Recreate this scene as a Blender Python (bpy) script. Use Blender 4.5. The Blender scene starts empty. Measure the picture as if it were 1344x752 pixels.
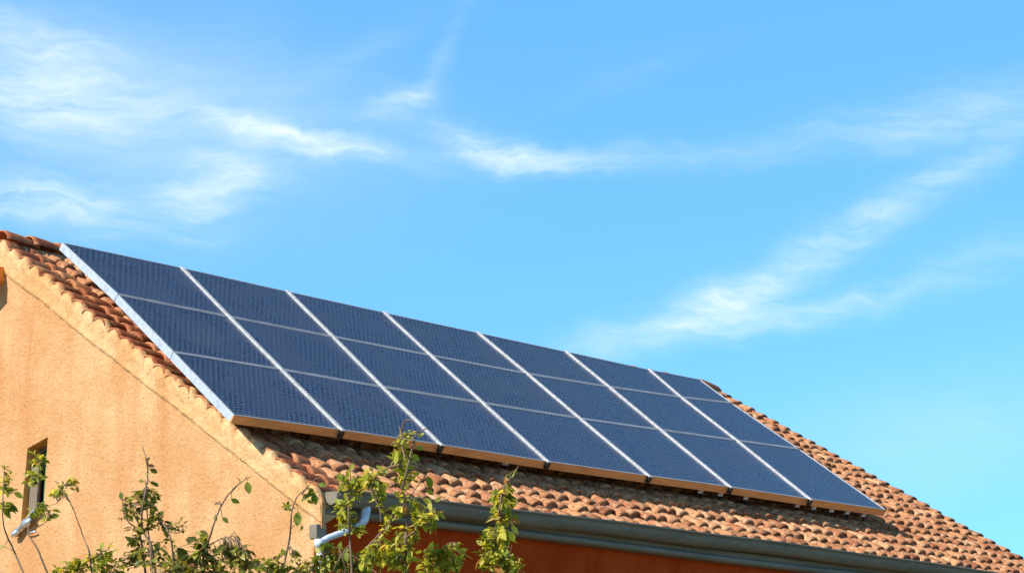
import bpy, bmesh, math, random
from mathutils import Vector, Matrix, noise
from mathutils.geometry import tessellate_polygon
R = math.radians
random.seed(7)
S = bpy.context.scene
COL = S.collection

# ------------------------------------------------------------------ camera
CAM = Vector((-14.7308, -16.0389, -2.6535))
RT = Vector((0.67981033, -0.7333862, 0.00161052))
UP = Vector((-0.15220361, -0.13893585, 0.97853507))
FW = Vector((0.71742036, 0.66546338, 0.20607406))
FPX = 3182.19
cd = bpy.data.cameras.new('camera'); cam = bpy.data.objects.new('camera', cd); COL.objects.link(cam)
m = Matrix((RT, UP, -FW)).transposed().to_4x4(); m.translation = CAM
cam.matrix_world = m
cd.sensor_width = 36; cd.lens = FPX/1344*36; cd.clip_start = .1; cd.clip_end = 20000
S.camera = cam

# ------------------------------------------------------------------ sun, sky, exposure
SUN_DIR = Vector((-0.80, 0.13, 0.60)).normalized()
sun_el = math.asin(SUN_DIR.z); sun_az = math.atan2(SUN_DIR.x, SUN_DIR.y)
sl = bpy.data.lights.new('sun', 'SUN'); sl.energy = 5.0; sl.angle = R(.53); sl.color = (1, .93, .82)
so = bpy.data.objects.new('sun', sl); COL.objects.link(so)
so.rotation_euler = SUN_DIR.to_track_quat('Z', 'Y').to_euler()
S.view_settings.view_transform = 'Standard'; S.view_settings.look = 'None'
S.view_settings.exposure = 0.35; S.view_settings.gamma = 1

W = bpy.data.worlds.new('World'); S.world = W; W.use_nodes = True
nt = W.node_tree; nt.nodes.clear()
def nd(t, **k):
    n = nt.nodes.new(t)
    for a, b in k.items(): setattr(n, a, b)
    return n
def lk(a, b): nt.links.new(a, b)
def val(n, i, v):
    if isinstance(v, (int, float, tuple)): n.inputs[i].default_value = v
    else: lk(v, n.inputs[i])
def mth(op, a, b=0.0, c=None, clamp=False):
    n = nd('ShaderNodeMath', operation=op, use_clamp=clamp); val(n, 0, a); val(n, 1, b)
    if c is not None: val(n, 2, c)
    return n.outputs[0]
sky = nd('ShaderNodeTexSky', sky_type='NISHITA', sun_disc=False, sun_elevation=sun_el, sun_rotation=sun_az,
         air_density=1.0, dust_density=0.3, ozone_density=2.5, altitude=200)
tint = nd('ShaderNodeMix', data_type='RGBA', blend_type='MULTIPLY'); tint.inputs[0].default_value = 1
lk(sky.outputs[0], tint.inputs[6]); tint.inputs[7].default_value = (0.54, 0.98, 1.22, 1)
blend = nd('ShaderNodeMix', data_type='RGBA'); blend.inputs[0].default_value = .42   # even clear blue air over the whole sky
lk(tint.outputs[2], blend.inputs[6]); blend.inputs[7].default_value = (1.15, 3.55, 6.6, 1)
tc = nd('ShaderNodeTexCoord'); sp = nd('ShaderNodeSeparateXYZ'); lk(tc.outputs['Generated'], sp.inputs[0])
az = mth('MULTIPLY', mth('ARCTAN2', sp.outputs[0], sp.outputs[1]), 180/math.pi)
el = mth('MULTIPLY', mth('ARCSINE', sp.outputs[2]), 180/math.pi)
hi = nd('ShaderNodeMapRange', interpolation_type='SMOOTHSTEP'); lk(el, hi.inputs[0])   # upper sky, out of view, darkened to weaken the fill in shade
for i, v in ((1, 18), (2, 44), (3, 0), (4, 1)): hi.inputs[i].default_value = v
zen = nd('ShaderNodeMix', data_type='RGBA', blend_type='MULTIPLY'); lk(hi.outputs[0], zen.inputs[0]); lk(blend.outputs[2], zen.inputs[6]); zen.inputs[7].default_value = (.40, .24, .21, 1)
# wispy cirrus, each placed by its azimuth, elevation and tilt in the sky (degrees)
CIRRUS = [ # az, el, half length, half thickness, tilt, strength
 (41.3,15.35,1.9,.20,-8,.95),(43.6,14.95,1.3,.20,-8,.45),(47.5,14.95,1.5,.19,-6,1.0),(46.2,15.35,1.0,.22,-22,.6),(50.6,14.9,2.2,.22,3,.35),
 (58.2,15.8,2.4,.42,8,.50),(55,15.2,2.2,.3,6,.22),(40.1,14.15,1.2,.42,10,.80),(36.0,13.6,1.8,.34,-3,.85),(35.8,17.2,1.9,.34,-12,.55),
 (35.4,15.9,2.4,.55,-4,.55),(36.4,16.2,3.2,1.3,-10,.30),(41.0,15.8,3.6,1.0,-8,.24),(44.4,16.1,.7,.22,20,.6),(45.3,17.2,1.3,.16,62,.22),
 (52.3,11.45,1.25,.34,20,.9),(50.2,10.85,1.9,.28,14,.5),(56.0,13.4,3.8,.30,27,.62),(54.2,11.2,2.2,.20,12,.62),(58.4,12.3,2.2,.36,16,.26),
 (57.6,8.3,3.4,.9,6,.30),(38.5,15.4,4.5,1.9,-6,.22),(50.0,16.8,1.6,.2,18,.10),(38.5,12.9,2.0,.3,0,.18),(43.5,17.5,1.6,.25,30,.14)]
cmb = nd('ShaderNodeCombineXYZ'); lk(az, cmb.inputs[0]); lk(el, cmb.inputs[1])
wn = nd('ShaderNodeTexNoise'); lk(cmb.outputs[0], wn.inputs['Vector']); wn.inputs['Scale'].default_value = .55; wn.inputs['Detail'].default_value = 5
wn2 = nd('ShaderNodeVectorMath', operation='SUBTRACT'); lk(wn.outputs['Color'], wn2.inputs[0]); wn2.inputs[1].default_value = (.5, .5, .5)
ws = nd('ShaderNodeVectorMath', operation='SCALE'); lk(wn2.outputs[0], ws.inputs[0]); ws.inputs['Scale'].default_value = 1.15
wv = nd('ShaderNodeVectorMath', operation='ADD'); lk(cmb.outputs[0], wv.inputs[0]); lk(ws.outputs[0], wv.inputs[1])
ws2 = nd('ShaderNodeSeparateXYZ'); lk(wv.outputs[0], ws2.inputs[0]); waz, wel = ws2.outputs[0], ws2.outputs[1]
tot = None; haze = None
for a0, e0, hl, ht, tl, st in CIRRUS:
    st *= .72 if ht < .45 else .95; ht *= 1.45; hl *= 1.1
    c, s = math.cos(R(tl)), math.sin(R(tl))
    da = mth('SUBTRACT', waz, a0); de = mth('SUBTRACT', wel, e0)
    p = mth('ADD', mth('MULTIPLY', da, c/hl), mth('MULTIPLY', de, s/hl))
    q = mth('ADD', mth('MULTIPLY', da, -s/ht), mth('MULTIPLY', de, c/ht))
    g = mth('EXPONENT', mth('MULTIPLY', mth('ADD', mth('MULTIPLY', p, p), mth('MULTIPLY', q, q)), -1.0))
    g = mth('MULTIPLY', g, st)
    if ht > .9: haze = g if haze is None else mth('ADD', haze, g)
    else: tot = g if tot is None else mth('ADD', tot, g)
mp = nd('ShaderNodeMapping'); lk(wv.outputs[0], mp.inputs[0]); mp.inputs['Rotation'].default_value = (0, 0, R(-10)); mp.inputs['Scale'].default_value = (.42, 2.6, 1)
fn = nd('ShaderNodeTexNoise'); lk(mp.outputs[0], fn.inputs['Vector']); fn.inputs['Scale'].default_value = 1.1; fn.inputs['Detail'].default_value = 9; fn.inputs['Roughness'].default_value = .62
fr = nd('ShaderNodeMapRange'); lk(fn.outputs['Fac'], fr.inputs[0])
for i, v in ((1, .30), (2, .72), (3, .25), (4, 1.3)): fr.inputs[i].default_value = v
hz = nd('ShaderNodeMapRange'); lk(fn.outputs['Fac'], hz.inputs[0])
for i, v in ((1, .25), (2, .75), (3, .62), (4, 1.0)): hz.inputs[i].default_value = v
cl = mth('MULTIPLY', mth('ADD', mth('MULTIPLY', tot, fr.outputs[0]), mth('MULTIPLY', haze, mth('MULTIPLY', hz.outputs[0], .8))), .9, clamp=True)
cm = nd('ShaderNodeMix', data_type='RGBA'); lk(cl, cm.inputs[0]); lk(zen.outputs[2], cm.inputs[6]); cm.inputs[7].default_value = (5.4, 6.2, 7.0, 1)
bg = nd('ShaderNodeBackground'); lk(cm.outputs[2], bg.inputs[0]); bg.inputs[1].default_value = .14
wo = nd('ShaderNodeOutputWorld'); lk(bg.outputs[0], wo.inputs[0])

# ------------------------------------------------------------------ helpers
def at(px, py, d):                       # a point d metres in front of the camera
    return CAM + d*(FW + RT*((px-672)/FPX) - UP*((py-376)/FPX))
def newmesh(name, verts, faces, mat, parent=None, smooth=False, attr=None, uvs=None):
    me = bpy.data.meshes.new(name); me.from_pydata([tuple(v) for v in verts], [], faces)
    if smooth: me.polygons.foreach_set('use_smooth', [True]*len(me.polygons))
    if attr is not None:
        a = me.attributes.new('rnd', 'FLOAT', 'POINT'); a.data.foreach_set('value', attr)
    if uvs is not None:
        l = me.uv_layers.new(name='UVMap')
        for i, lp in enumerate(me.loops): l.data[i].uv = uvs[lp.vertex_index]
    me.materials.append(mat); me.update()
    o = bpy.data.objects.new(name, me); COL.objects.link(o)
    if parent: o.parent = parent
    return o
def tag(o, label, cat, group=None, kind=None):
    o['label'] = label; o['category'] = cat
    if group: o['group'] = group
    if kind: o['kind'] = kind
def empty(name, loc=(0, 0, 0)):
    o = bpy.data.objects.new(name, None); o.location = loc; o.empty_display_size = .1; COL.objects.link(o)
    return o
def rebase(root, loc):                   # put a thing's Empty at its base, parts staying where they are
    loc = Vector(loc); root.location = loc
    for ch in root.children: ch.location = ch.location - loc
class MB:
    def __init__(s): s.v = []; s.f = []; s.a = []
    def add(s, vs, fs, a=0.0):
        b = len(s.v); s.v += [Vector(v) for v in vs]; s.f += [tuple(b+i for i in f) for f in fs]; s.a += [a]*len(vs)
    def box(s, o, ax, ay, az_, a=0.0):    # o corner, three edge vectors
        o = Vector(o); vs = [o, o+ax, o+ax+ay, o+ay, o+az_, o+ax+az_, o+ax+ay+az_, o+ay+az_]
        s.add(vs, [(0,3,2,1),(4,5,6,7),(0,1,5,4),(1,2,6,5),(2,3,7,6),(3,0,4,7)], a)
    def abox(s, x0, x1, y0, y1, z0, z1, a=0.0):
        s.box((x0,y0,z0), Vector((x1-x0,0,0)), Vector((0,y1-y0,0)), Vector((0,0,z1-z0)), a)
    def tube(s, pts, rads, n=6, a=0.0, caps=True):
        pts = [Vector(p) for p in pts]; rings = []
        ref = Vector((.3,.2,1)).normalized(); prev = None
        for i, p in enumerate(pts):
            t = (pts[min(i+1,len(pts)-1)]-pts[max(i-1,0)]).normalized()
            if prev is None:
                u = t.cross(ref) if abs(t.dot(ref)) < .95 else t.cross(Vector((1,0,0)))
            else: u = prev - t*prev.dot(t)
            u.normalize(); prev = u; w = t.cross(u); r = rads[i] if isinstance(rads, (list,tuple)) else rads
            rings.append([p+r*(math.cos(2*math.pi*k/n)*u+math.sin(2*math.pi*k/n)*w) for k in range(n)])
        vs = [v for r_ in rings for v in r_]; fs = []
        for i in range(len(pts)-1):
            for k in range(n): fs.append((i*n+k, i*n+(k+1)%n, (i+1)*n+(k+1)%n, (i+1)*n+k))
        if caps: fs.append(tuple(range(n))[::-1]); fs.append(tuple((len(pts)-1)*n+k for k in range(n)))
        s.add(vs, fs, a)
    def grid(s, P, nu, nv, a=0.0):        # P[i][j], i<nu, j<nv
        vs = [P[i][j] for i in range(nu) for j in range(nv)]
        s.add(vs, [(i*nv+j, (i+1)*nv+j, (i+1)*nv+j+1, i*nv+j+1) for i in range(nu-1) for j in range(nv-1)], a)
    def build(s, name, mat, parent=None, smooth=False):
        return newmesh(name, s.v, s.f, mat, parent, smooth, s.a)
def bevel(o, w=.004, seg=2):
    b = o.modifiers.new('bevel', 'BEVEL'); b.width = w; b.segments = seg; b.limit_method = 'ANGLE'; b.angle_limit = R(40)

# ------------------------------------------------------------------ materials
def mat(name, col=(.5,.5,.5), rough=.7, metal=0, spec=.5):
    global nt
    m_ = bpy.data.materials.new(name); m_.use_nodes = True; nt = m_.node_tree
    b = nt.nodes['Principled BSDF']
    b.inputs['Base Color'].default_value = (*col, 1); b.inputs['Roughness'].default_value = rough
    b.inputs['Metallic'].default_value = metal; b.inputs['Specular IOR Level'].default_value = spec
    return m_, b
def noise_n(scale, detail=4, rough=.55, vec=None, dist=0):
    n = nd('ShaderNodeTexNoise'); n.inputs['Scale'].default_value = scale; n.inputs['Detail'].default_value = detail
    n.inputs['Roughness'].default_value = rough; n.inputs['Distortion'].default_value = dist
    if vec is None: vec = nd('ShaderNodeTexCoord').outputs['Object']
    lk(vec, n.inputs['Vector']); return n.outputs['Fac']
def ramp(fac, stops):
    r = nd('ShaderNodeValToRGB'); lk(fac, r.inputs[0]); e = r.color_ramp.elements
    while len(e) < len(stops): e.new(.5)
    for k, (p, c) in enumerate(stops): e[k].position = p; e[k].color = (*c, 1) if len(c) == 3 else c
    return r.outputs[0]
def mixc(fac, a, b, mode='MIX'):
    n = nd('ShaderNodeMix', data_type='RGBA', blend_type=mode); val(n, 0, fac)
    for i, v in ((6, a), (7, b)):
        if isinstance(v, tuple): n.inputs[i].default_value = (*v, 1)
        else: lk(v, n.inputs[i])
    return n.outputs[2]
def mrange(x, a, b, c=0.0, d=1.0):
    n = nd('ShaderNodeMapRange'); lk(x, n.inputs[0])
    for i, v in ((1,a),(2,b),(3,c),(4,d)): n.inputs[i].default_value = v
    return n.outputs[0]
def bump(b, h, strength=.5, dist=.01):
    n = nd('ShaderNodeBump'); n.inputs['Strength'].default_value = strength; n.inputs['Distance'].default_value = dist
    lk(h, n.inputs['Height']); lk(n.outputs[0], b.inputs['Normal'])
def mapped(scale=(1,1,1), coord='Object'):
    t = nd('ShaderNodeTexCoord'); p = nd('ShaderNodeMapping'); lk(t.outputs[coord], p.inputs[0]); p.inputs['Scale'].default_value = scale
    return p.outputs[0]

def plaster(name, base, warm, pale, bs=1.0):
    m_, b = mat(name, base, .95, 0, .08)
    big = noise_n(1.3, 6, .65); streak = noise_n(1.0, 4, .6, mapped((2.2, 2.2, .35)))
    fine = noise_n(30, 5, .75); gr = noise_n(70, 3, .7)
    c = mixc(mrange(big, .38, .62), tuple(v*w_ for v, w_ in zip(base, (.93,.88,.82))), pale)
    c = mixc(mrange(streak, .52, .68, 0, .85), c, warm)
    c = mixc(mrange(noise_n(3.1, 6, .7, None, .8), .54, .68, 0, .5), c, warm)
    c = mixc(mrange(fine, .32, .52, .6, 0), c, tuple(v*.66 for v in warm))
    lk(c, b.inputs['Base Color'])
    h = mth('ADD', mth('MULTIPLY', fine, .8), mth('ADD', mth('MULTIPLY', gr, .35), mth('MULTIPLY', noise_n(9, 4, .5), .7)))
    bump(b, h, .95*bs, .03)
    return m_
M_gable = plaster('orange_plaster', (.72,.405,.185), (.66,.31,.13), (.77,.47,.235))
M_band = plaster('pale_plaster', (.80,.465,.205), (.70,.36,.15), (.84,.54,.28), .9)
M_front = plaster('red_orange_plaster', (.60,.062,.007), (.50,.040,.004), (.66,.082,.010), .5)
M_reveal, b = mat('ochre_paint', (.72,.33,.07), .8); bump(b, noise_n(30), .4, .01)
M_soffit, b = mat('orange_soffit_paint', (.88,.30,.04), .8); bump(b, noise_n(20), .4, .01)
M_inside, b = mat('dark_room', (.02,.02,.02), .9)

M_tile, b = mat('terracotta', rough=.95, spec=.04)
at_ = nd('ShaderNodeAttribute', attribute_name='rnd')
c = ramp(at_.outputs['Fac'], [(0,(.28,.09,.045)),(.25,(.46,.17,.08)),(.5,(.60,.25,.12)),(.75,(.73,.33,.15)),(1,(.80,.45,.24))])
c = mixc(mrange(noise_n(7, 5, .65), .45, .66, 0, .55), c, (.76,.42,.22))
c = mixc(mrange(noise_n(3.3, 5, .7), .53, .68, 0, .55), c, (.26,.095,.05))
c = mixc(mrange(noise_n(24, 5, .7), .50, .63, 0, .8), c, (.18,.085,.05))
c = mixc(mrange(noise_n(16, 5, .7, mapped((1,1,1.4))), .64, .73, 0, .4), c, (.55,.50,.28))
c = mixc(mrange(noise_n(11, 6, .7), .52, .64, 0, .6), c, (.82,.56,.34))
lk(c, b.inputs['Base Color']); bump(b, noise_n(34, 6, .75), 1.0, .02)
M_vtile, b = mat('dark_terracotta', rough=.9, spec=.1)
at_ = nd('ShaderNodeAttribute', attribute_name='rnd')
c = ramp(at_.outputs['Fac'], [(0,(.24,.065,.035)),(.5,(.38,.12,.06)),(1,(.52,.21,.10))])
c = mixc(mrange(noise_n(7, 5, .65), .46, .66, 0, .7), c, (.62,.33,.15))
c = mixc(mrange(noise_n(22, 5, .7), .55, .68, 0, .6), c, (.16,.07,.045))
c = mixc(mrange(noise_n(5, 4, .7), .60, .70, 0, .5), c, (.50,.48,.12))
lk(c, b.inputs['Base Color']); bump(b, noise_n(40, 6, .7), .7, .012)
M_deck, b = mat('roof_boarding', (.10,.06,.04), .9)

M_alu, b = mat('brushed_aluminium', (.80,.82,.85), .5, .55)
c = mixc(mrange(noise_n(6, 5, .7, mapped((1, 3, 3))), .45, .7), (.60,.62,.66), (.42,.43,.46)); lk(c, b.inputs['Base Color'])
bump(b, noise_n(60, 3), .12, .004)
M_rail, b = mat('dusty_white_aluminium', (.82,.82,.83), .6, .15)
c = mixc(mrange(noise_n(26, 6, .8), .42, .62), (.74,.75,.78), (.36,.35,.36)); lk(c, b.inputs['Base Color'])
bump(b, noise_n(30, 4), .4, .006)
M_white, b = mat('white_enamel', (.85,.85,.90), .4)
M_lip_refl, b = mat('painted_tile_reflection', (.80,.36,.11), .5, .2)  # ochre paints the reflection of the tiles in the aluminium frame lip
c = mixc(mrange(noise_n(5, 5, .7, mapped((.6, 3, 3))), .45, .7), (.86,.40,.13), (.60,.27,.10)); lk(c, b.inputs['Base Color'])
M_black, b = mat('black_clamp_metal', (.03,.028,.025), .5, .5)
M_back, b = mat('panel_backsheet', (.30,.30,.31), .7)

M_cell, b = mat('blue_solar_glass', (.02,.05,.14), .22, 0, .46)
uvn = nd('ShaderNodeUVMap'); uvn.uv_map = 'UVMap'
wob = nd('ShaderNodeTexNoise'); lk(uvn.outputs[0], wob.inputs['Vector']); wob.inputs['Scale'].default_value = 9; wob.inputs['Detail'].default_value = 2
wo1 = nd('ShaderNodeVectorMath', operation='SUBTRACT'); lk(wob.outputs['Color'], wo1.inputs[0]); wo1.inputs[1].default_value = (.5,.5,.5)
wo2 = nd('ShaderNodeVectorMath', operation='SCALE'); lk(wo1.outputs[0], wo2.inputs[0]); wo2.inputs['Scale'].default_value = .012
wo3 = nd('ShaderNodeVectorMath', operation='ADD'); lk(uvn.outputs[0], wo3.inputs[0]); lk(wo2.outputs[0], wo3.inputs[1])
br = nd('ShaderNodeTexBrick'); lk(wo3.outputs[0], br.inputs['Vector']); br.offset = .5
br.inputs['Color1'].default_value = (.005,.015,.052,1); br.inputs['Color2'].default_value = (.011,.031,.095,1); br.inputs['Mortar'].default_value = (.24,.34,.48,1)
br.inputs['Scale'].default_value = 1; br.inputs['Brick Width'].default_value = .066; br.inputs['Row Height'].default_value = .058
br.inputs['Mortar Size'].default_value = .0045; br.inputs['Mortar Smooth'].default_value = .6
n1 = nd('ShaderNodeTexNoise'); lk(uvn.outputs[0], n1.inputs['Vector']); n1.inputs['Scale'].default_value = 30; n1.inputs['Detail'].default_value = 6; n1.inputs['Roughness'].default_value = .7
c = mixc(mrange(n1.outputs['Fac'], .38, .62, .65, 0), br.outputs['Color'], (.008,.022,.072))
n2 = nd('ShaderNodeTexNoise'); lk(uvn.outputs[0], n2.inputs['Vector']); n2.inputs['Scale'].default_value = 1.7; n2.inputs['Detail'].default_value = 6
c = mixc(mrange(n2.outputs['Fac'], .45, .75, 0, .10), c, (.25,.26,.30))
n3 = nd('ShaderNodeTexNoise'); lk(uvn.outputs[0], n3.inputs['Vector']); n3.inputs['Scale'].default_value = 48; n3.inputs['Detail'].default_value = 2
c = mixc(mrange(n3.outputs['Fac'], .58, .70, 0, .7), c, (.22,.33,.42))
oi = nd('ShaderNodeObjectInfo')
c = mixc(mrange(oi.outputs['Random'], 0, 1, 0, .16), c, (.05,.09,.20))
lk(c, b.inputs['Base Color'])
lk(mrange(n2.outputs['Fac'], .3, .7, .20, .36), b.inputs['Roughness'])


M_gut, b = mat('weathered_zinc', (.13,.145,.12), .5, .0, .4)
c = mixc(mrange(noise_n(3, 5, .6, mapped((.4, 3, 3))), .4, .7), (.23,.19,.135), (.14,.12,.085)); 
c = mixc(mrange(noise_n(12, 5, .7, mapped((1, 1, 2))), .58, .7, 0, .5), c, (.34,.33,.28)); lk(c, b.inputs['Base Color'])
lk(mrange(noise_n(8), .3, .7, .38, .6), b.inputs['Roughness'])
M_pipe, b = mat('pale_painted_pipe', (.66,.72,.80), .35, .1)
c = mixc(mrange(noise_n(10, 5, .7), .5, .7), (.68,.74,.82), (.42,.47,.52)); lk(c, b.inputs['Base Color'])
M_wood, b = mat('weathered_wood', (.30,.22,.15), .8)
c = mixc(noise_n(6, 5, .6, mapped((6, 6, .6))), (.10,.07,.05), (.30,.23,.17)); lk(c, b.inputs['Base Color']); bump(b, noise_n(20, 4, .6, mapped((4,4,.4))), .4, .006)
M_green, b = mat('green_frame_paint', (.05,.20,.06), .5)
M_glass, b = mat('dark_window_glass', (.02,.025,.03), .06, 0, .6)
M_sill, b = mat('bare_tin', (.75,.77,.80), .28, .8); bump(b, noise_n(14), .5, .02)

M_ground, b = mat('dry_grass_ground', (.10,.10,.05), .95)
c = mixc(mrange(noise_n(.3, 6, .6), .4, .6), (.085,.10,.035), (.20,.16,.09)); lk(c, b.inputs['Base Color']); bump(b, noise_n(9, 6), .5, .05)

def leafmat(name, stops, tr):
    m_, b = mat(name, rough=.45, spec=.35)
    a = nd('ShaderNodeAttribute', attribute_name='rnd')
    c = ramp(a.outputs['Fac'], stops)
    c = mixc(mrange(noise_n(60, 3), .4, .7, 0, .35), c, tuple(v*.55 for v in stops[1][1]))
    lk(c, b.inputs['Base Color'])
    t = nd('ShaderNodeBsdfTranslucent'); g = nd('ShaderNodeMix', data_type='RGBA', blend_type='MULTIPLY'); g.inputs[0].default_value = 1
    lk(c, g.inputs[6]); g.inputs[7].default_value = (2.7, 2.4, .8, 1); lk(g.outputs[2], t.inputs[0])
    mx = nd('ShaderNodeMixShader'); mx.inputs[0].default_value = tr; lk(b.outputs[0], mx.inputs[1]); lk(t.outputs[0], mx.inputs[2])
    lk(mx.outputs[0], nt.nodes['Material Output'].inputs['Surface'])
    return m_
M_leaf = leafmat('shrub_leaf', [(0,(.06,.09,.012)),(.35,(.15,.19,.02)),(.6,(.27,.30,.04)),(.82,(.45,.43,.08)),(.93,(.42,.32,.09)),(1,(.26,.11,.05))], .32)
M_leafd = leafmat('dark_shrub_leaf', [(0,(.06,.07,.014)),(.4,(.18,.20,.03)),(.75,(.40,.37,.08)),(.93,(.22,.13,.05)),(1,(.20,.07,.04))], .32)
M_leafy = leafmat('yellow_green_leaf', [(0,(.07,.11,.014)),(.25,(.20,.24,.025)),(.5,(.38,.39,.05)),(.8,(.60,.54,.10)),(.95,(.62,.46,.16)),(1,(.38,.17,.06))], .42)
M_bark, b = mat('thin_branch_bark', (.16,.09,.06), .8)
c = mixc(noise_n(9), (.10,.05,.04), (.30,.20,.12)); lk(c, b.inputs['Base Color'])
M_gstem, b = mat('green_stem', (.25,.27,.10), .6)

# ------------------------------------------------------------------ ground
GZ = -4.25
g = newmesh('ground', [(-4000,-4000,GZ),(4000,-4000,GZ),(4000,4000,GZ),(-4000,4000,GZ)], [(0,1,2,3)], M_ground); g['kind'] = 'structure'

# ------------------------------------------------------------------ the house
YR = 5.058
E0 = Vector((0,0,.075)); E1 = Vector((12.95,0,.105)); R0 = Vector((0,YR,3.185)); R1 = Vector((12.25,YR,3.085))
def RS(x, v):            # crest surface of the front slope; x metres along the eave scale, v = 0 eave .. 1 ridge
    u = x/12.95
    a = E0.lerp(E1, u); b_ = R0.lerp(R1, u)
    p = a.lerp(b_, v); return p
def frame_at(x, v):
    T = (RS(x, v+.01)-RS(x, v-.01)).normalized(); X = (RS(x+.05, v)-RS(x-.05, v)).normalized()
    N = X.cross(T).normalized(); return X, T, N
RL = (R0-E0).length
house = empty('house', (0, 0, GZ))
tag(house, 'orange plastered house with a terracotta tiled roof under the solar array', 'house')

# gable wall with a hole for the window
def zroof(y): return (.05+(3.185-.05)*y/YR) if y <= YR else 3.185-(3.185-.05)*(y-YR)/YR
YB = 2*YR; TK = .35
outer = [(.04,GZ),(YB-.04,GZ),(YB-.04,zroof(YB)-.2),(YR,3.185-.2),(.04,.05-.2)]
hole = [(4.088,.19),(4.47,.03),(4.405,.845),(4.068,.93)]
def ring3(r, x): return [Vector((x, y, z)) for y, z in r]
def holed(x):
    vs = ring3(outer, x)+ring3(hole, x); tri = tessellate_polygon([ring3(outer, x), ring3(hole, x)])
    return vs, [tuple(t) for t in tri]
w = MB(); vs, fs = holed(0); w.add(vs, fs); vs, fs = holed(TK); w.add(vs, fs)
w.build('gable_wall', M_gable, house)
rv = MB(); n = 4
for i in range(4):
    a, b_ = hole[i], hole[(i+1)%4]
    rv.add([(.002,a[0],a[1]),(.002,b_[0],b_[1]),(.30,b_[0],b_[1]),(.30,a[0],a[1])], [(0,1,2,3)])
# front wall, back wall, far gable
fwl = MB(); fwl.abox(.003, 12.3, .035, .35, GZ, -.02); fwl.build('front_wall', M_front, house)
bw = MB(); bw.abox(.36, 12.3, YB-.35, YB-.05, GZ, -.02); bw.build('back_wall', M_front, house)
fg = MB()
pl = [(.36,GZ),(YB-.36,GZ),(YB-.36,-.1),(YR,2.8),(.36,-.1)]
vs = [Vector((12.0,y,z)) for y,z in pl]+[Vector((12.3,y,z)) for y,z in pl]
fg.add(vs, [(0,1,2,3,4),(5,9,8,7,6)]+[(i,(i+1)%5,(i+1)%5+5,i+5) for i in range(5)]); fg.build('far_gable_wall', M_gable, house)

# window
win = empty('window', (0,0,0)); win.parent = house; win['label'] = 'narrow recessed window with a weathered frame and a bent tin sill'
rv.build('reveal', M_reveal, win)
def inset(q, f_):
    cy_ = sum(p[0] for p in q)/4; cz = sum(p[1] for p in q)/4
    return [(cy_+(p[0]-cy_)*f_[0], cz+(p[1]-cz)*f_[1]) for p in q]
fr_ = MB(); i1 = inset(hole, (.99,.995)); i2 = inset(hole, (.74,.90))
for i in range(4):
    a, b_, c_, d_ = i1[i], i1[(i+1)%4], i2[(i+1)%4], i2[i]
    A = [(.15,*a),(.15,*b_),(.15,*c_),(.15,*d_)]; B = [(.20,*a),(.20,*b_),(.20,*c_),(.20,*d_)]
    fr_.add(A+B, [(0,1,2,3),(7,6,5,4),(0,4,5,1),(1,5,6,2),(2,6,7,3),(3,7,4,0)])
fr_.build('frame', M_wood, win)
sh = MB(); sh.box((.05,4.29,.10), Vector((0,.13,-.01)), Vector((.03,0,0)), Vector((0,-.03,.64))); sh.build('shutter', M_wood, win)
mu = MB(); mu.box((.12,4.235,.08), Vector((0,.035,0)), Vector((.03,0,0)), Vector((0,-.02,.74))); mu.build('mullion', M_green, win)
gl = MB(); gl.add([(.18,*p) for p in i2], [(0,1,2,3)]); gl.build('pane', M_glass, win)
si = MB()
pts = [Vector((-.055, 4.50-.03*k, -.035+.018*k+.012*math.sin(k*1.3))) for k in range(15)]
P = [[p+Vector((.0,0,.0)), p+Vector((-.03,0,.012)), p+Vector((-.035,0,-.02)), p+Vector((.01,0,-.035)), p+Vector((.16,0,.028)), p+Vector((.16,0,.04)), p+Vector((0,0,.001))] for p in pts]
si.grid(P, len(pts), 7); si.tube([(-.06,4.52,-.05),(-.07,4.47,-.035),(-.065,4.40,-.005)], [.022,.034,.02], 8); si.tube([(-.07,4.34,.02),(-.075,4.27,.055),(-.07,4.18,.10)], [.012,.036,.014], 8)
si.tube([(-.02,4.30,-.06),(-.05,4.24,-.035),(-.045,4.17,-.03),(-.02,4.15,-.045)], .009, 6)
si.build('sill', M_sill, win, True)
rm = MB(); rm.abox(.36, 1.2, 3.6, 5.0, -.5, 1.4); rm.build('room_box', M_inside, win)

# pale verge band of plaster along the front rake
bd = MB(); NR = 26; NS = NR*10
P = []
for i in range(NS+1):
    v = i/NS; y = -.070+(YR+.070)*v; zr = RS(0, (y)/YR).z
    ph = (v*NR)%1.0
    sc = .078*math.sin(math.pi*ph)**1.3*(1+.35*noise.noise(Vector((math.floor(v*NR)*3.7, 1, 0))))            # tongues of mortar rising under every tile mouth
    row = []
    top = zr-.088+sc+.030*noise.noise(Vector((y*7,3,0))); bot_ = zr-.355+.02*noise.noise(Vector((y*1.3,9,0)))+.06*(1-v)
    row.append(Vector((.20, y, top-.10)))
    row.append(Vector((.075, y, top-.045)))
    row.append(Vector((.035, y, top-.004)))
    for k in range(9):
        z = top+(bot_-top)*k/8
        bul = -.022-.022*math.exp(-((k-2.2)/2.0)**2)*(.5+.8*math.sin(math.pi*ph)) + .012*noise.noise(Vector((y*9, z*9, 1)))
        if k == 0: bul += .02
        row.append(Vector((bul, y, z)))
    row.append(Vector((.02, y, bot_-.001)))
    P.append(row)
bd.grid(P, NS+1, len(P[0]))
e = [P[0][k] for k in range(len(P[0]))]
bd.add(e, [tuple(range(len(e)))])
bd.build('verge_band', M_band, house, True)

# the back slope's overhanging verge, seen from below at the very left, and its purlin end
bv = MB()
d = Vector((0, YR, -3.135)).normalized()
bv.box(Vector((-.32, 4.93, 2.67)), Vector((.60,0,0)), d*6.2, Vector((0,.0,.15)))
bv.build('verge_soffit', M_soffit, house)

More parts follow.
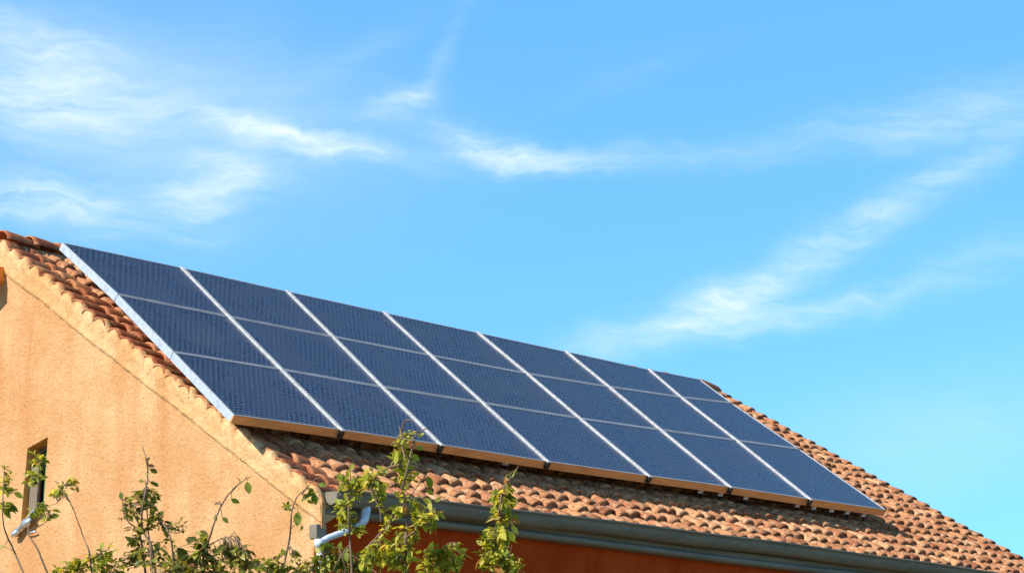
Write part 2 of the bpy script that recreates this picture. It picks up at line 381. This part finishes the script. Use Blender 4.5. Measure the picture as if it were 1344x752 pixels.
# roof: deck, tiles
roof = empty('roof'); roof.parent = house
dk = MB()
def off(x, v, n): return RS(x, v)+frame_at(x, v)[2]*n
dk.add([off(.1,0.0,-.13),off(12.9,0.0,-.13),off(12.9,1,-.13),off(.1,1,-.13)], [(0,1,2,3)])
dk.add([off(.1,0.0,-.16),off(12.9,0.0,-.16),off(12.9,1,-.16),off(.1,1,-.16)], [(3,2,1,0)])
R0b = Vector((0.1, YR, 3.04)); R1b = Vector((12.2, YR, 2.9)); B0 = Vector((.1, YB+.1, -.02)); B1 = Vector((12.9, YB+.1, -.02))
dk.add([R0b, R1b, B1, B0], [(0,1,2,3)])
dk.add([p-Vector((0,0,.1)) for p in (R0b, R1b, B1, B0)], [(0,1,2,3)])
# boarded edge at the far gable
dk.add([off(12.9,0,-.13),off(12.9,1,-.13),off(12.9,1,-.30),off(12.9,0,-.30)], [(0,1,2,3)])
dk.build('deck', M_deck, roof)

def barrel(mb, O, A, B, N, L, w0, w1, h0, h1, z0, z1, a, seg=8, th=.014, sag=0.0, warp=0.0, plug=None):
    """half barrel: axis A from O (mouth) length L, across B, up N"""
    rings = []
    for t, th_ in ((0.0, th), (0.0, 0), (.12, -.004), (.5, 0), (1.0, 0)):
        wd = w0+(w1-w0)*t-th_; hh = h0+(h1-h0)*t-th_; z = z0+(z1-z0)*t
        c0 = O+A*(L*t)+N*(z+sag*math.sin(math.pi*t))+B*(warp*t*t)
        r_ = []
        for k in range(seg+1):
            an_ = math.pi*k/seg
            jj = 1+.075*noise.noise(Vector((O.x*5+k*.5, O.y*5, t*3+a*9)))
            r_.append(c0+B*(math.cos(an_)*wd*jj)+N*(math.sin(an_)*hh*jj))
        rings.append(r_)
    mb.grid(rings, len(rings), seg+1, a)
    if plug is not None:
        pr = [q_+A*.009-N*.004 for q_ in rings[0]]
        plug.add(pr, [tuple(range(len(pr)))], a*.6)
tb = MB(); vb = MB(); vp = MB()
rs = random.Random(3)
NR_T = 25; EXP = 1/NR_T
NC = 55; CW = 12.35/NC
for r in range(NR_T):
    v0 = -.020+r*EXP
    rj = rs.uniform(-.004,.004)
    for c_ in range(NC):
        x = .60+c_*CW+.006*math.sin(r*1.7)+rs.uniform(-.014,.014)
        if x > 12.95-.06: continue
        v = v0+rj+rs.uniform(-.0045,.0045)+.003*noise.noise(Vector((x*1.2, r*.5, 0)))
        X, T, N = frame_at(x, v); T2 = (T+X*rs.gauss(0,.06)+N*rs.uniform(-.03,.02)).normalized()
        a = min(1, max(0, rs.gauss(.52,.24)))
        sc = rs.uniform(.90,1.10)
        O = RS(x, v)
        # cover
        barrel(tb, O, T2, X, N, .335, .092*sc, .074, .080*sc, .060, -.078+rs.uniform(-.012,.010), -.112, a, sag=.006, plug=tb)
        # pan (mouth up)
        xp = x+CW/2
        if xp < 12.9:
            Op = RS(xp, max(v-.010, .004))
            barrel(tb, Op, T2, X, -N, .335, .074, .052, .070, .048, .062, .085, min(1,max(0,rs.gauss(.35,.2))), th=-.012)
# verge courses beside the gable: barrels laid across, mouths to the gable
NV = 26
for r in range(NV):
    v = (r+.42)/NV
    if v > .985: continue
    x0 = .012-.05*math.sin(math.pi*v)+rs.uniform(-.02,.02)
    for q, (dx, L) in enumerate(((0,.42),(.31,.36),(.56,.34))):
        X, T, N = frame_at(max(0, x0+dx), v)
        A = (X+T*rs.uniform(-.09,.05)+N*rs.uniform(-.06,.02)).normalized()
        O = RS(x0+dx, v+rs.uniform(-.004,.004))
        a = min(1, max(0, rs.gauss(.35 if q == 0 else .6, .22)))
        s_ = rs.uniform(.93,1.06)
        barrel(vb, O, A, -T, N, L, .118*s_, .085*s_, .092, .07, -.095-.012*q, -.125-.012*q, a, seg=10, th=.016, sag=.008, warp=rs.uniform(-.03,.03), plug=vp if q == 0 else vb)
        if q == 0:   # mortar plug
            pass
tb.build('tile', M_tile, roof, True).name = 'field_tiles'
vb.build('verge_tiles', M_vtile, roof, True); vp.build('verge_mortar', M_band, roof)
# right verge: crest tiles along the far rake keep the outline uneven
rb = MB()
for r in range(27):
    v = -.01+r/26.5*.97; X, T, N = frame_at(12.88, v)
    barrel(rb, RS(12.88+rs.uniform(-.02,.02), v), (T+X*rs.uniform(-.04,.04)).normalized(), X, N, .33, .10, .08, .085, .065, -.072, -.10, min(1,max(0,rs.gauss(.5,.25))))
rb.build('far_verge_tiles', M_tile, roof, True)
# back slope tiles, simple courses
bt = MB()
for r in range(24):
    for c_ in range(52):
        x = .3+c_*.235; v = r/24
        a0 = Vector((x, YB+.1-(YB+.1-YR)*v, -.02+3.0*v)); A = Vector((0, -(YB+.1-YR), 3.03)).normalized(); N = Vector((0,A.z,-A.y))
        barrel(bt, a0, A, Vector((1,0,0)), N, .33, .105, .07, .09, .06, .02, 0, min(1,max(0,rs.gauss(.5,.2))), seg=4)
bt.build('back_slope_tiles', M_tile, roof, True)
# ridge tiles
rg = MB(); x = 0.0; k = 0
while x < 12.15:
    L = .40; sag = -.035*math.sin(math.pi*x/12.2)
    zc = 3.236-(3.236-3.10)*x/12.3 if x > .8 else 3.25-.045*x
    zc += (sag if x > .8 else 0) + (.035 if x > 10.3 else 0)
    r_ = .115*rs.uniform(.92,1.08)
    O = Vector((x, YR+rs.uniform(-.012,.012), zc-.115)); A = Vector((1, rs.uniform(-.03,.03), -.02+rs.uniform(-.03,.02))).normalized()
    barrel(rg, O, A, Vector((0,-1,0)), Vector((0,0,1)), L+.04, r_+.03, r_+.01, .115, r_-.02, rs.uniform(-.01,.006), -.02, min(1,max(0,rs.gauss(.35,.25))), seg=10, sag=.012)
    x += L*rs.uniform(.85,.95); k += 1
rg.build('ridge_tiles', M_vtile, roof, True)
mo = MB()   # mortar bedding under the ridge
P = []
for i in range(120):
    x = .02+12.15*i/119; zc = 3.11-(.12)*x/12.3+(.07 if x > 10.3 else 0)
    P.append([Vector((x, YR-.15, zc-.09+.02*noise.noise(Vector((x*6,0,0))))), Vector((x, YR-.10, zc-.02)), Vector((x, YR+.10, zc-.02)), Vector((x, YR+.15, zc-.12))])
mo.grid(P, 120, 4); mo.add(P[0], [(0,1,2,3)]); mo.build('ridge_mortar', M_band, roof, True)

# eaves: kneeler block, metal fascia, gutter
kn = MB(); kn.abox(-.020, .028, -.078, .06, -.305, -.05); o = kn.build('kneeler', M_band, house)
fa = MB()
P = []
prof = [(.02,-.03),(-.072,-.035),(-.072,-.10),(-.050,-.118),(-.075,-.125),(-.088,-.150),(-.080,-.180),(-.055,-.196),(-.02,-.200),(.034,-.200)]
for x in [ .034+ (12.9-.034)*i/40 for i in range(41)]:
    dz = .03*(x/12.9)*0+.012*math.sin(x*.7)+.01
    P.append([Vector((x, y, z+dz)) for y, z in prof])
fa.grid(P, 41, len(prof)); fa.build('fascia', M_gut, house, True)
gu = MB(); GR = .082; gy = -.150
NX = 90
xs = [.032+(13.05-.032)*i/NX for i in range(NX+1)]
def gz(x): return .022+.032*math.sin(math.pi*min(x,11)/11)+.004*math.sin(x*2.1)
P = []
for x in xs:
    row = []
    for k in range(13):
        t = math.pi+math.pi*k/12
        row.append(Vector((x, gy-GR*math.cos(t)*-1, gz(x)+GR*1.62*math.sin(t)*.9)))
    # rolled bead on the front lip
    row = row[::-1] if row[0].y > row[-1].y else row
    bead = [Vector((x, gy-GR-.004+.011*math.cos(q), gz(x)+.008+.011*math.sin(q))) for q in [ -2.4, -3.3, -4.2, -5.2, -6.1]]
    P.append(bead[::-1]+row)
gu.grid(P, len(xs), len(P[0])); gut = gu.build('gutter', M_gut, house, True)
sm = gut.modifiers.new('solid', 'SOLIDIFY'); sm.thickness = .004
ec = MB(); ring = [Vector((.031, gy+GR*math.cos(t), gz(.1)+GR*1.458*math.sin(t))) for t in [math.pi+math.pi*k/12 for k in range(13)]]
ec.add(ring+[p-Vector((.008,0,0)) for p in ring], [tuple(range(13)), tuple(range(13,26))[::-1]]+[(i,i+1,i+14,i+13) for i in range(12)])
ec.build('end_cap', M_gut, gut)
for x in (3.05, 6.1, 9.15):   # soldered joints
    jb = MB(); ringa = []
    for xx in (x, x+.05): ringa.append([Vector((xx, gy+(GR+.006)*math.cos(t), gz(xx)+(GR*1.458+.006)*math.sin(t))) for t in [math.pi+math.pi*k/12 for k in range(13)]])
    jb.grid(ringa, 2, 13); jb.build('joint', M_gut, gut, True)
for i in range(13):
    x = .9+i*.95; k_ = MB()
    for q in range(6):
        t = math.pi+math.pi*q/5
    k_.box((x, gy-GR-.012, gz(x)+.012), Vector((.022,0,0)), Vector((0,.21,0)), Vector((0,0,.004)))
    k_.build('bracket', M_gut, gut)
# downpipe
dp = MB()
dp.tube([(.46,gy,-.05),(.455,gy,-.12),(.43,gy-.01,-.20),(.40,gy+.0,-.245)], [.046,.043,.038,.036], 14)
dp.tube([(.41,gy+.0,-.23),(.36,gy+.01,-.265),(.05,-.085,-.385),(.00,-.07,-.415),(-.02,-.06,-.46)], [.033,.031,.030,.032,.033], 14)
dp.build('downpipe', M_pipe, house, True)
hb = MB(); hb.tube([(-.022,-.055,-.40),(-.022,-.055,-.47)], .048, 14); hb.tube([(.0,-.045,-.46),(.0,-.045,-.9),(.0,-.045,GZ)], .036, 14); 
hb.build('downpipe_shaft', M_pipe, house, True)
hk = MB(); hk.abox(-.075,.055,-.07,.03,-.40,-.265); o = hk.build('hopper_head', M_gut, house); bevel(o, .012)
rebase(house, (0,0,GZ)) if False else None
for ch in list(house.children): ch.location = ch.location+Vector((0,0,-GZ))

# ------------------------------------------------------------------ the solar array
A0 = Vector((-.15, 1.11567, .92452)); AP = .6203589
EX = Vector((1,0,0)); AV = Vector((0, math.cos(AP), math.sin(AP))); AN = Vector((0, -math.sin(AP), math.cos(AP)))
GRID = [[(-.05,-.205),(1.340,-.175),(2.712,-.172),(4.304,-.19),(5.999,-.17),(7.495,-.135),(9.045,-.138),(10.687,-.118)],
        [(.045,1.063),(1.455,1.087),(2.864,1.080),(4.420,1.111),(6.060,1.146),(7.590,1.222),(9.155,1.304),(10.555,1.381)],
        [(.130,2.300),(1.565,2.262),(3.028,2.243),(4.527,2.233),(6.133,2.233),(7.680,2.305),(9.190,2.412),(10.395,2.548)],
        [(.120,3.458),(1.694,3.430),(3.168,3.362),(4.640,3.312),(6.180,3.270),(7.740,3.228),(9.310,3.174),(10.385,3.187)]]
SC = .988      # the whole array stands a little off the tiles, true to size
def AP_(u, v, n=0.0):
    p = A0+EX*u+AV*v
    p = CAM+(p-CAM)*SC
    return p+AN*n
GP = [[AP_(*q) for q in row] for row in GRID]
DEP = .085
ROWN = ['bottom', 'middle', 'top']
COLN = ['first column, beside the gable end', 'second column from the gable end', 'third column from the gable end', 'fourth and central column', 'third column from the far right', 'second column from the far right', 'last column at the far right']
for r in range(3):
    for c_ in range(7):
        q = [GP[r][c_], GP[r][c_+1], GP[r+1][c_+1], GP[r+1][c_]]
        cen = sum(q, Vector())/4
        def ins(k, d_):     # inset corner k by d_ along both edges
            p = q[k]; e1 = (q[(k+1)%4]-p).normalized(); e2 = (q[(k-1)%4]-p).normalized(); return p+e1*d_+e2*d_
        o_ = [ins(k, .006) for k in range(4)]; i_ = [ins(k, .024) for k in range(4)]
        jn = AN*random.uniform(-.002,.002)
        o_ = [p-cen+jn for p in o_]; i_ = [p-cen+jn for p in i_]
        root = empty('solar_panel', cen)
        tag(root, 'blue solar panel in the %s row, %s' % (ROWN[r], COLN[c_]), 'solar panel', 'solar panels of the rooftop array')
        fm = MB(); dn = -AN*DEP
        vs = o_+i_+[p+dn for p in o_]+[p-AN*.006 for p in i_]
        fs = []
        for k in range(4):
            k2 = (k+1)%4
            fs += [(k,k2,4+k2,4+k), (k2,k,8+k,8+k2), (4+k,4+k2,12+k2,12+k)]
        fm.add(vs, fs)
        # inward bottom flange
        fl = [p+dn for p in [q_*.96 for q_ in o_]]
        fm.add([p+dn for p in o_]+fl, [(k,4+k,4+(k+1)%4,(k+1)%4) for k in range(4)])
        fo = fm.build('frame', M_alu, root)
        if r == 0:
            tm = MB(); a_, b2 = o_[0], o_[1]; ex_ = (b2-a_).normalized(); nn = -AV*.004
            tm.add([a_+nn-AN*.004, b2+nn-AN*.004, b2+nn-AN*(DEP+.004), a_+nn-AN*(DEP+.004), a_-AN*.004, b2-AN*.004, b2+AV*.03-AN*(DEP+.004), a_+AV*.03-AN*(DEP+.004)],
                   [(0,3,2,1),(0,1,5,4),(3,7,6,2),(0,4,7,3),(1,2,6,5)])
            tm.build('lip_reflection', M_lip_refl, root)  # added strip over the lip, tile reflection put into its colour
        wu = (q[1]-q[0]).length; hv = (q[3]-q[0]).length
        ox, oy = random.random()*5, random.random()*5
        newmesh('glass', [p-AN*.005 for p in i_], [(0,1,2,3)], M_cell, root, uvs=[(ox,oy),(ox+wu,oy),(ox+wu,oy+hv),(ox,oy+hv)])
        newmesh('backsheet', [p-AN*.03 for p in i_], [(3,2,1,0)], M_back, root)
# slope rails covering the joints between columns
DIV = ['first and second', 'second and third', 'third and fourth', 'fourth and fifth', 'fifth and sixth', 'sixth and seventh']
for c_ in range(1, 7):
    root = empty('cover_rail', GP[0][c_])
    base = GP[0][c_]
    rl = MB(); rl.v = []
    pts = []
    for r in range(3):
        a, b_ = GP[r][c_], GP[r+1][c_]
        for k in range(9 if r < 2 else 10): pts.append(a.lerp(b_, k/9))
    pts[0] = pts[0]-AV*.03; P = []
    for i, p in enumerate(pts):
        hw = .025+.005*noise.noise(Vector((i*.7, c_*5, 0)))
        jx = .004*noise.noise(Vector((i*.5, c_*3, 4)))
        P.append([p-base+EX*(s_*hw+jx)+AN*(n_+.004) for s_, n_ in ((-1,-.003),(-1,.005),(-.55,.008),(0,.006),(.55,.008),(1,.005),(1,-.003))])
    rl.grid(P, len(P), 7)
    rl.add(P[0], [tuple(range(7))]); rl.add(P[-1], [tuple(range(7))[::-1]])
    rl.build('rail', M_rail, root)
    cl_ = MB(); cl_.box(-AV*.034-EX*.024-AN*.075, EX*.048, AV*.03, AN*.073); cl_.build('end_clamp', M_black, root)
    tag(root, 'white aluminium rail covering the joint between the %s panel columns' % DIV[c_-1], 'mounting rail', 'white rails between panel columns')
# long cross rails below the panels
for i, vv in enumerate((.12, 2.0, 3.05)):
    p = AP_(.30, vv, -DEP-.045)
    mb = MB(); o_ = p
    mb.box(Vector((0,0,0)), EX*(10.1 if vv < 2.5 else 9.85), AV*.045, AN*.04)
    ro = mb.build('cross_rail', M_black); ro.location = p
    tag(ro, 'dark cross rail under the %s row of solar panels' % ('bottom', 'middle', 'top')[i], 'mounting rail', 'cross rails below the panels')
# roof feet under the lower edge
HOOKS = ['alone under the third panel column', 'under the right part of the fifth column', 'just left of the joint between fifth and sixth columns', 'under the left part of the sixth column',
         'just left of the joint between sixth and last columns', 'leftmost of four under the last column', 'second from the left of four under the last column',
         'third from the left of four under the last column', 'rightmost of all, near the far corner of the array']
for i, u in enumerate((3.78,7.05,7.42,7.9,8.92,9.25,9.62,9.95,10.3)):
    p = AP_(u, -.10+.01*(u/3), -DEP)
    ro = empty('roof_hook', p)
    mb = MB(); mb.box(-AN*.068-AV*.012, EX*.085, AV*.008, AN*.066); mb.build('plate', M_white, ro)
    mb = MB(); mb.box(-AN*.14+EX*.088+AV*.004, EX*.035, AV*.012, AN*.14); mb.box(-AN*.035+EX*.0+AV*.010, EX*.10, AV*.01, AN*.03); mb.build('leg', M_black, ro)
    tag(ro, 'white roof hook, ' + HOOKS[i], 'roof hook', 'roof hooks under the lower panel edge')

# ------------------------------------------------------------------ shrubs in front of the house
def leaf(mb, p, dirv, nrm, L, Wd, a, curl):
    d_ = dirv.normalized(); s_ = d_.cross(nrm)
    if s_.length < 1e-4: s_ = d_.cross(Vector((1,.3,.2)))
    s_.normalize(); n_ = s_.cross(d_)
    vs = []; prof = ((0,.0),(.16,.62),(.42,1.0),(.70,.78),(1,0))
    for t, ww in prof:
        c0 = p+d_*L*t-n_*(curl*L*t*t)
        if ww == 0: vs.append(c0)
        else:
            vs += [c0-s_*Wd*ww*.5+n_*Wd*.16*ww, c0, c0+s_*Wd*ww*.5+n_*Wd*.16*ww]
    fs = [(0,2,1),(0,3,2),(1,2,5,4),(2,3,6,5),(4,5,8,7),(5,6,9,8),(7,8,10),(8,9,10)]
    mb.add(vs, fs, a)
def seg_near(poly, p):
    best = None
    for i in range(len(poly)-1):
        a, b_ = poly[i], poly[i+1]; t = max(0, min(1, (p-a).dot(b_-a)/max(1e-9,(b_-a).length_squared)))
        q = a.lerp(b_, t); dd = (q-p).length
        if best is None or dd < best[0]: best = (dd, q)
    return best
def smooth_poly(pts, n=5, jit=0.0, rnd=random):
    out = []
    for i in range(len(pts)-1):
        p0 = pts[max(i-1,0)]; p1 = pts[i]; p2 = pts[i+1]; p3 = pts[min(i+2,len(pts)-1)]
        for k in range(n):
            t = k/n
            q = .5*((2*p1)+(p2-p0)*t+(2*p0-5*p1+4*p2-p3)*t*t+(3*p1-p0-3*p2+p3)*t**3)
            out.append(q+Vector([rnd.uniform(-jit,jit) for _ in range(3)]))
    out.append(pts[-1]); return out
def shrub(name, label, cat, depth, stems, blobs, lone=(), mat_=None, group='shrub shoots in front of the house', seed=0, r0=.010):
    """stems: pixel polylines from foot to tip; blobs: (x,y,rx,ry,count,leaf px); lone: (x,y,leaf px,angle deg,shade)"""
    rd = random.Random(seed*13+5); sm_ = MB(); fl = MB(); polys = []
    k = depth/FPX
    foot = at(stems[0][0][0], stems[0][0][1], depth); foot = Vector((foot.x, foot.y, GZ))
    for st in stems:
        pts = [at(x, y, depth+rd.uniform(-.10,.10)) for x, y in st]
        if st[0][1] >= 745:   # goes on to the ground
            b_ = pts[0]
            dn_ = (pts[0]-pts[1]).normalized(); b2 = b_+dn_*.12; b2.z = min(b2.z, b_.z-.05); b3 = b_+dn_*.28; b3.z = min(b3.z, b2.z-.12)
            g_ = Vector((b3.x+rd.uniform(-.08,.08), b3.y+rd.uniform(-.08,.08), GZ)); low = [g_, g_.lerp(b3, .5), b3, b2]
        else: low = []
        pl_ = low+smooth_poly(pts, 5, .0012, rd); n_ = len(pl_)
        top_y = st[-1][1]; rr = r0 if st[0][1] >= 745 else r0*.6
        sm_.tube(pl_, [rr*.8*(1-.74*(i/(n_-1))) for i in range(n_)], 6, rd.random())
        polys.append(pl_)
    def twig(p, droop=True):
        best = min((seg_near(pl_, p) for pl_ in polys), key=lambda t: t[0])
        q = best[1]; mid = q.lerp(p, .55)+Vector((0,0,-best[0]*.12 if droop else .02))
        sm_.tube([q, mid, p], [.0022, .0018, .0012], 4, rd.random())
        return q, p
    for (x, y, rx, ry, cnt, px) in blobs:
        cnt_tw = max(1, round(cnt*.40))
        for _ in range(cnt_tw):
            an_ = rd.uniform(0, 2*math.pi); rr = math.sqrt(rd.random())
            c0 = at(x+rx*rr*math.cos(an_), y+ry*rr*math.sin(an_), depth+rd.uniform(-1,1)*rx*k*.8)
            q, p = twig(c0)
            ax = (p-q); ax = ax.normalized() if ax.length > .01 else Vector((0,0,1))
            hue = rd.gauss(.45,.2)
            for j in range(5):
                t = 1-.17*j if ax.length > 0 else 1
                base = q.lerp(p, max(.1, t)) if (p-q).length > px*k*1.2 else p+Vector([rd.uniform(-.5,.5)*px*k for _ in range(3)])
                dv = (ax*.6+Vector((rd.uniform(-1,1), rd.uniform(-1,1), rd.uniform(-1.0,.6)))).normalized()
                nr = (Vector((0,0,1))*.8+SUN_DIR*.5+Vector((rd.uniform(-1,1), rd.uniform(-1,1), rd.uniform(-.6,.8)))).normalized()
                L = px*k*(rd.uniform(.45,1.15) if rd.random() < .8 else rd.uniform(1.2,1.75))
                leaf(fl, base, dv, nr, L, L*rd.uniform(.42,.62), min(1,max(0,hue+rd.gauss(0,.2))), rd.uniform(-.1,.45))
    for (x, y, px, ang, sh_) in lone:
        dv = RT*math.cos(R(ang))+UP*math.sin(R(ang)); L = px*k
        p = at(x, y, depth)-dv*L*.5
        twig(p, False)
        leaf(fl, p, dv+FW*rd.uniform(-.4,.4), (-FW+Vector((rd.uniform(-.5,.5), rd.uniform(-.5,.5), rd.uniform(-.3,.6)))).normalized(), L, L*.58, sh_, rd.uniform(0,.3))
    root = empty(name, foot)
    tag(root, label, cat, group)
    for o in (sm_.build('stem', M_bark, root, True), fl.build('foliage', mat_ or M_leaf, root, True)): o.location = -foot
    return root

shrub('shrub', 'thin shoot with drooping leaf clusters at the far left edge of the wall', 'shrub', 11.0,
      [[(34,760),(18,722),(5,690),(4,650),(6,610)],[(18,722),(0,715)]],
      [(8,625,9,14,14,8),(10,645,9,8,12,9),(8,664,8,5,9,11)], [(14,668,13,-10,.3),(14,642,11,0,.3),(2,718,9,200,.4)], M_leafy, seed=1, r0=.007)
shrub('shrub', 'bare stemmed shoot whose leaves cover the narrow window', 'shrub', 11.4,
      [[(66,760),(50,722),(37,697),(46,672),(51,640),(50,600)],[(37,697),(58,686),(70,675)],[(47,668),(54,610)]],
      [(48,602,9,10,34,8),(45,622,9,10,26,8),(40,634,8,4,10,8),(56,668,12,6,22,8),(48,672,8,6,12,8)],
      [(72,677,13,10,.15),(64,681,10,200,.3)], M_leafy, seed=2, r0=.007)
shrub('shrub', 'slender curved shoot with one tuft of leaves right of the window', 'shrub', 11.2,
      [[(122,765),(117,725),(108,700),(96,668),(87,652)],[(96,668),(87,652),(72,661),(62,664)],[(87,652),(80,640),(92,634)]],
      [(80,645,13,10,30,8),(92,636,13,5,14,9)], [(102,642,9,-70,.98),(100,633,9,0,.5),(66,650,8,180,.6)], M_leafy, seed=3, r0=.006)
shrub('shrub', 'low leafy bush top below the wall between two bare shoots', 'shrub', 11.5,
      [[(125,765),(130,735),(133,718)],[(110,768),(104,740)],[(140,768),(144,742)],[(80,768),(74,747)]],
      [(118,738,22,9,56,9),(95,742,18,8,30,10),(150,744,16,8,24,10),(134,726,8,8,14,10),(75,748,10,5,14,9),(100,748,16,7,20,9)], [(134,716,13,75,.55),(143,728,13,-20,.4)], M_leafy, seed=4, r0=.006)
shrub('shrub', 'tall bushy shoot with a thin reddish tip against the orange wall', 'shrub', 11.6,
      [[(205,765),(200,720),(186,690),(190,650),(194,625),(192,603),(186,583)],[(190,745),(183,700),(165,680),(160,655)],[(200,750),(195,700),(192,660)],[(230,750),(222,700),(207,680)],[(186,690),(172,672)]],
      [(178,655,14,9,34,8),(200,655,10,10,34,9),(170,672,12,14,36,8),(200,678,12,10,30,8),(178,700,14,12,34,9),(190,728,22,14,60,9),(225,725,16,22,44,9),(215,690,10,10,14,8),(234,690,14,8,18,7),(162,735,16,12,24,8)],
      [(195,602,7,60,.97),(199,611,9,0,.98),(202,618,12,-30,.9),(192,622,6,180,.8),(201,634,9,-20,.3),(205,636,10,-30,.2),(185,631,8,160,.4),(159,650,11,100,.3),(202,668,14,-30,.3),(211,675,10,-50,.3),(170,707,12,150,.3)], M_leafd, seed=5, r0=.009)
shrub('shrub', 'leaning long shoot with separate round leaves below the verge', 'shrub', 11.3,
      [[(258,768),(268,730),(279,692),(290,664),(303,645),(316,633),(330,625)],[(274,715),(292,706),(310,703)],[(303,645),(315,632),(310,626)],[(290,662),(284,660)]],
      [(245,738,24,14,60,10),(290,745,22,8,40,9),(262,712,10,10,18,11),(275,728,22,14,60,10),(330,745,20,8,34,10),(305,740,24,10,44,10),(210,745,20,8,34,10),(322,742,12,7,18,9),(225,745,14,8,22,9)],
      [(326,640,17,-80,.55),(309,657,13,-25,.35),(284,661,8,190,.95),(283,679,9,100,.5),(296,682,11,-40,.6),(268,700,14,-35,.55),(288,720,10,-95,.2),(301,716,14,-45,.3),(312,709,14,-80,.3),(297,727,13,-90,.35),(240,728,24,-55,.05),(256,738,20,-80,.1),(262,718,18,-35,.1),(250,708,14,10,.3),(322,728,13,20,.4)], M_leafd, seed=6, r0=.008)
shrub('shrub', 'thin upright shoot in front of the house corner reaching for the gutter end', 'shrub', 11.1,
      [[(370,768),(374,735),(381,700),(383,670),(390,652),(402,640),(412,630),(428,622)],[(383,670),(371,668)],[(378,715),(386,722)],[(402,640),(396,648)]],
      [(374,665,8,5,8,8),(385,735,12,12,26,9),(356,742,18,9,40,9),(340,735,10,8,16,10),(404,648,8,8,8,8)],
      [(391,681,20,-92,.5),(413,655,17,-80,.2),(424,636,12,-10,.4),(372,724,12,120,.45),(386,728,12,-10,.97),(396,693,8,-100,.8)], M_leaf, seed=7, r0=.007)
shrub('shrub', 'bushy shoot hiding the white downpipe elbow', 'shrub', 10.9,
      [[(462,768),(461,735),(459,705),(458,680),(457,650),(462,625)],[(461,728),(480,740),(498,755)],[(459,715),(444,735),(436,750)],[(458,660),(447,672)]],
      [(456,635,12,14,30,10),(450,664,10,14,34,10),(468,645,8,12,16,10),(464,694,9,12,26,11),(447,682,7,7,12,10),(474,632,8,8,10,9)],
      [(446,626,13,80,.5),(462,612,10,60,.5)], M_leafy, seed=8, r0=.009)
shrub('shrub', 'tallest twisted shoot rising above the lower panel edge', 'shrub', 10.7,
      [[(533,768),(534,735),(532,705),(536,672),(528,640),(524,600),(528,575),(524,560)],[(482,718),(500,698),(520,676),(535,655),(556,628)],[(528,640),(538,600),(546,572),(560,562),(566,566)],[(524,610),(500,618),(487,640),(497,665),(500,686)],[(534,705),(552,690),(566,672)],[(532,600),(522,570)],[(524,575),(531,553),(540,551)]],
      [(527,600,14,14,60,9),(530,577,12,9,26,7),(535,625,13,15,40,9),(526,655,11,20,34,9),(494,628,16,14,48,9),(500,655,5,22,28,9),(560,676,14,18,50,11),(536,700,16,16,42,9),(512,690,14,14,16,9),(520,728,22,18,90,10),(488,640,8,12,20,9),(546,566,18,8,14,6),(495,735,24,14,90,10)],
      [(546,600,13,-40,.4),(537,612,13,-30,.35),(546,665,20,-85,.35),(564,633,17,-75,.2),(565,646,12,-40,.4),(552,588,12,0,.3),(568,680,17,-70,.7),(558,692,14,-60,.3),(575,655,10,30,.8)], M_leafy, seed=9, r0=.011)
shrub('shrub', 'curly leaved bush under the gutter, left of the columnar shoot', 'shrub', 10.9,
      [[(575,768),(574,745),(578,725),(590,712),(600,712)],[(560,768),(558,735),(566,715)],[(600,765),(598,735)]],
      [(570,728,20,14,56,10),(595,728,16,10,34,10),(575,745,26,8,46,10),(600,716,10,6,10,8)], [(566,716,14,70,.6),(608,722,13,20,.6),(604,738,15,-70,.2)], M_leafy, seed=10, r0=.007)
shrub('shrub', 'dense columnar shoot in front of the gutter at the right of all shrubs', 'shrub', 10.8,
      [[(652,768),(652,735),(654,700),(656,665),(661,640),(676,620),(680,612)],[(645,765),(650,690)],[(664,768),(668,735),(672,715)],[(661,650),(655,642)]],
      [(656,655,12,11,66,9),(658,678,13,12,50,10),(652,705,15,15,70,11),(646,734,20,15,90,11),(668,740,14,12,40,11),(664,642,8,7,18,8),(672,628,8,8,7,6),(668,665,8,14,30,9)],
      [(651,646,12,-80,.15),(676,681,16,-80,.25),(672,704,16,-60,.8),(664,727,20,-80,.3),(630,712,12,150,.8),(660,737,22,-65,.3),(676,742,17,-30,.6),(676,695,14,-40,.7)], M_leafy, seed=11, r0=.008)
shrub('shrub', 'undergrowth of small leaves in front of the house corner, below the downpipe', 'shrub', 11.2,
      [[(430,768),(428,745),(424,722)],[(412,768),(410,738)],[(455,768),(452,740),(446,722)],[(478,768),(474,742)],[(395,768),(394,748)]],
      [(418,735,16,12,70,9),(445,735,18,14,90,10),(428,722,10,8,20,9),(470,742,16,10,56,9),(396,748,14,6,22,9)], [(424,718,12,100,.3),(446,716,12,80,.5)], M_leaf, seed=12, r0=.007)
shrub('vine', 'dry twig with two tiny leaves hanging from the lower panel edge', 'vine', 10.75,
      [[(682,634),(688,618),(691,603),(690,596)],[(686,625),(694,622),(700,620)]],
      [(684,630,5,6,8,5)], [(698,621,7,40,.6)], M_leafy, seed=13, r0=.005) if False else None
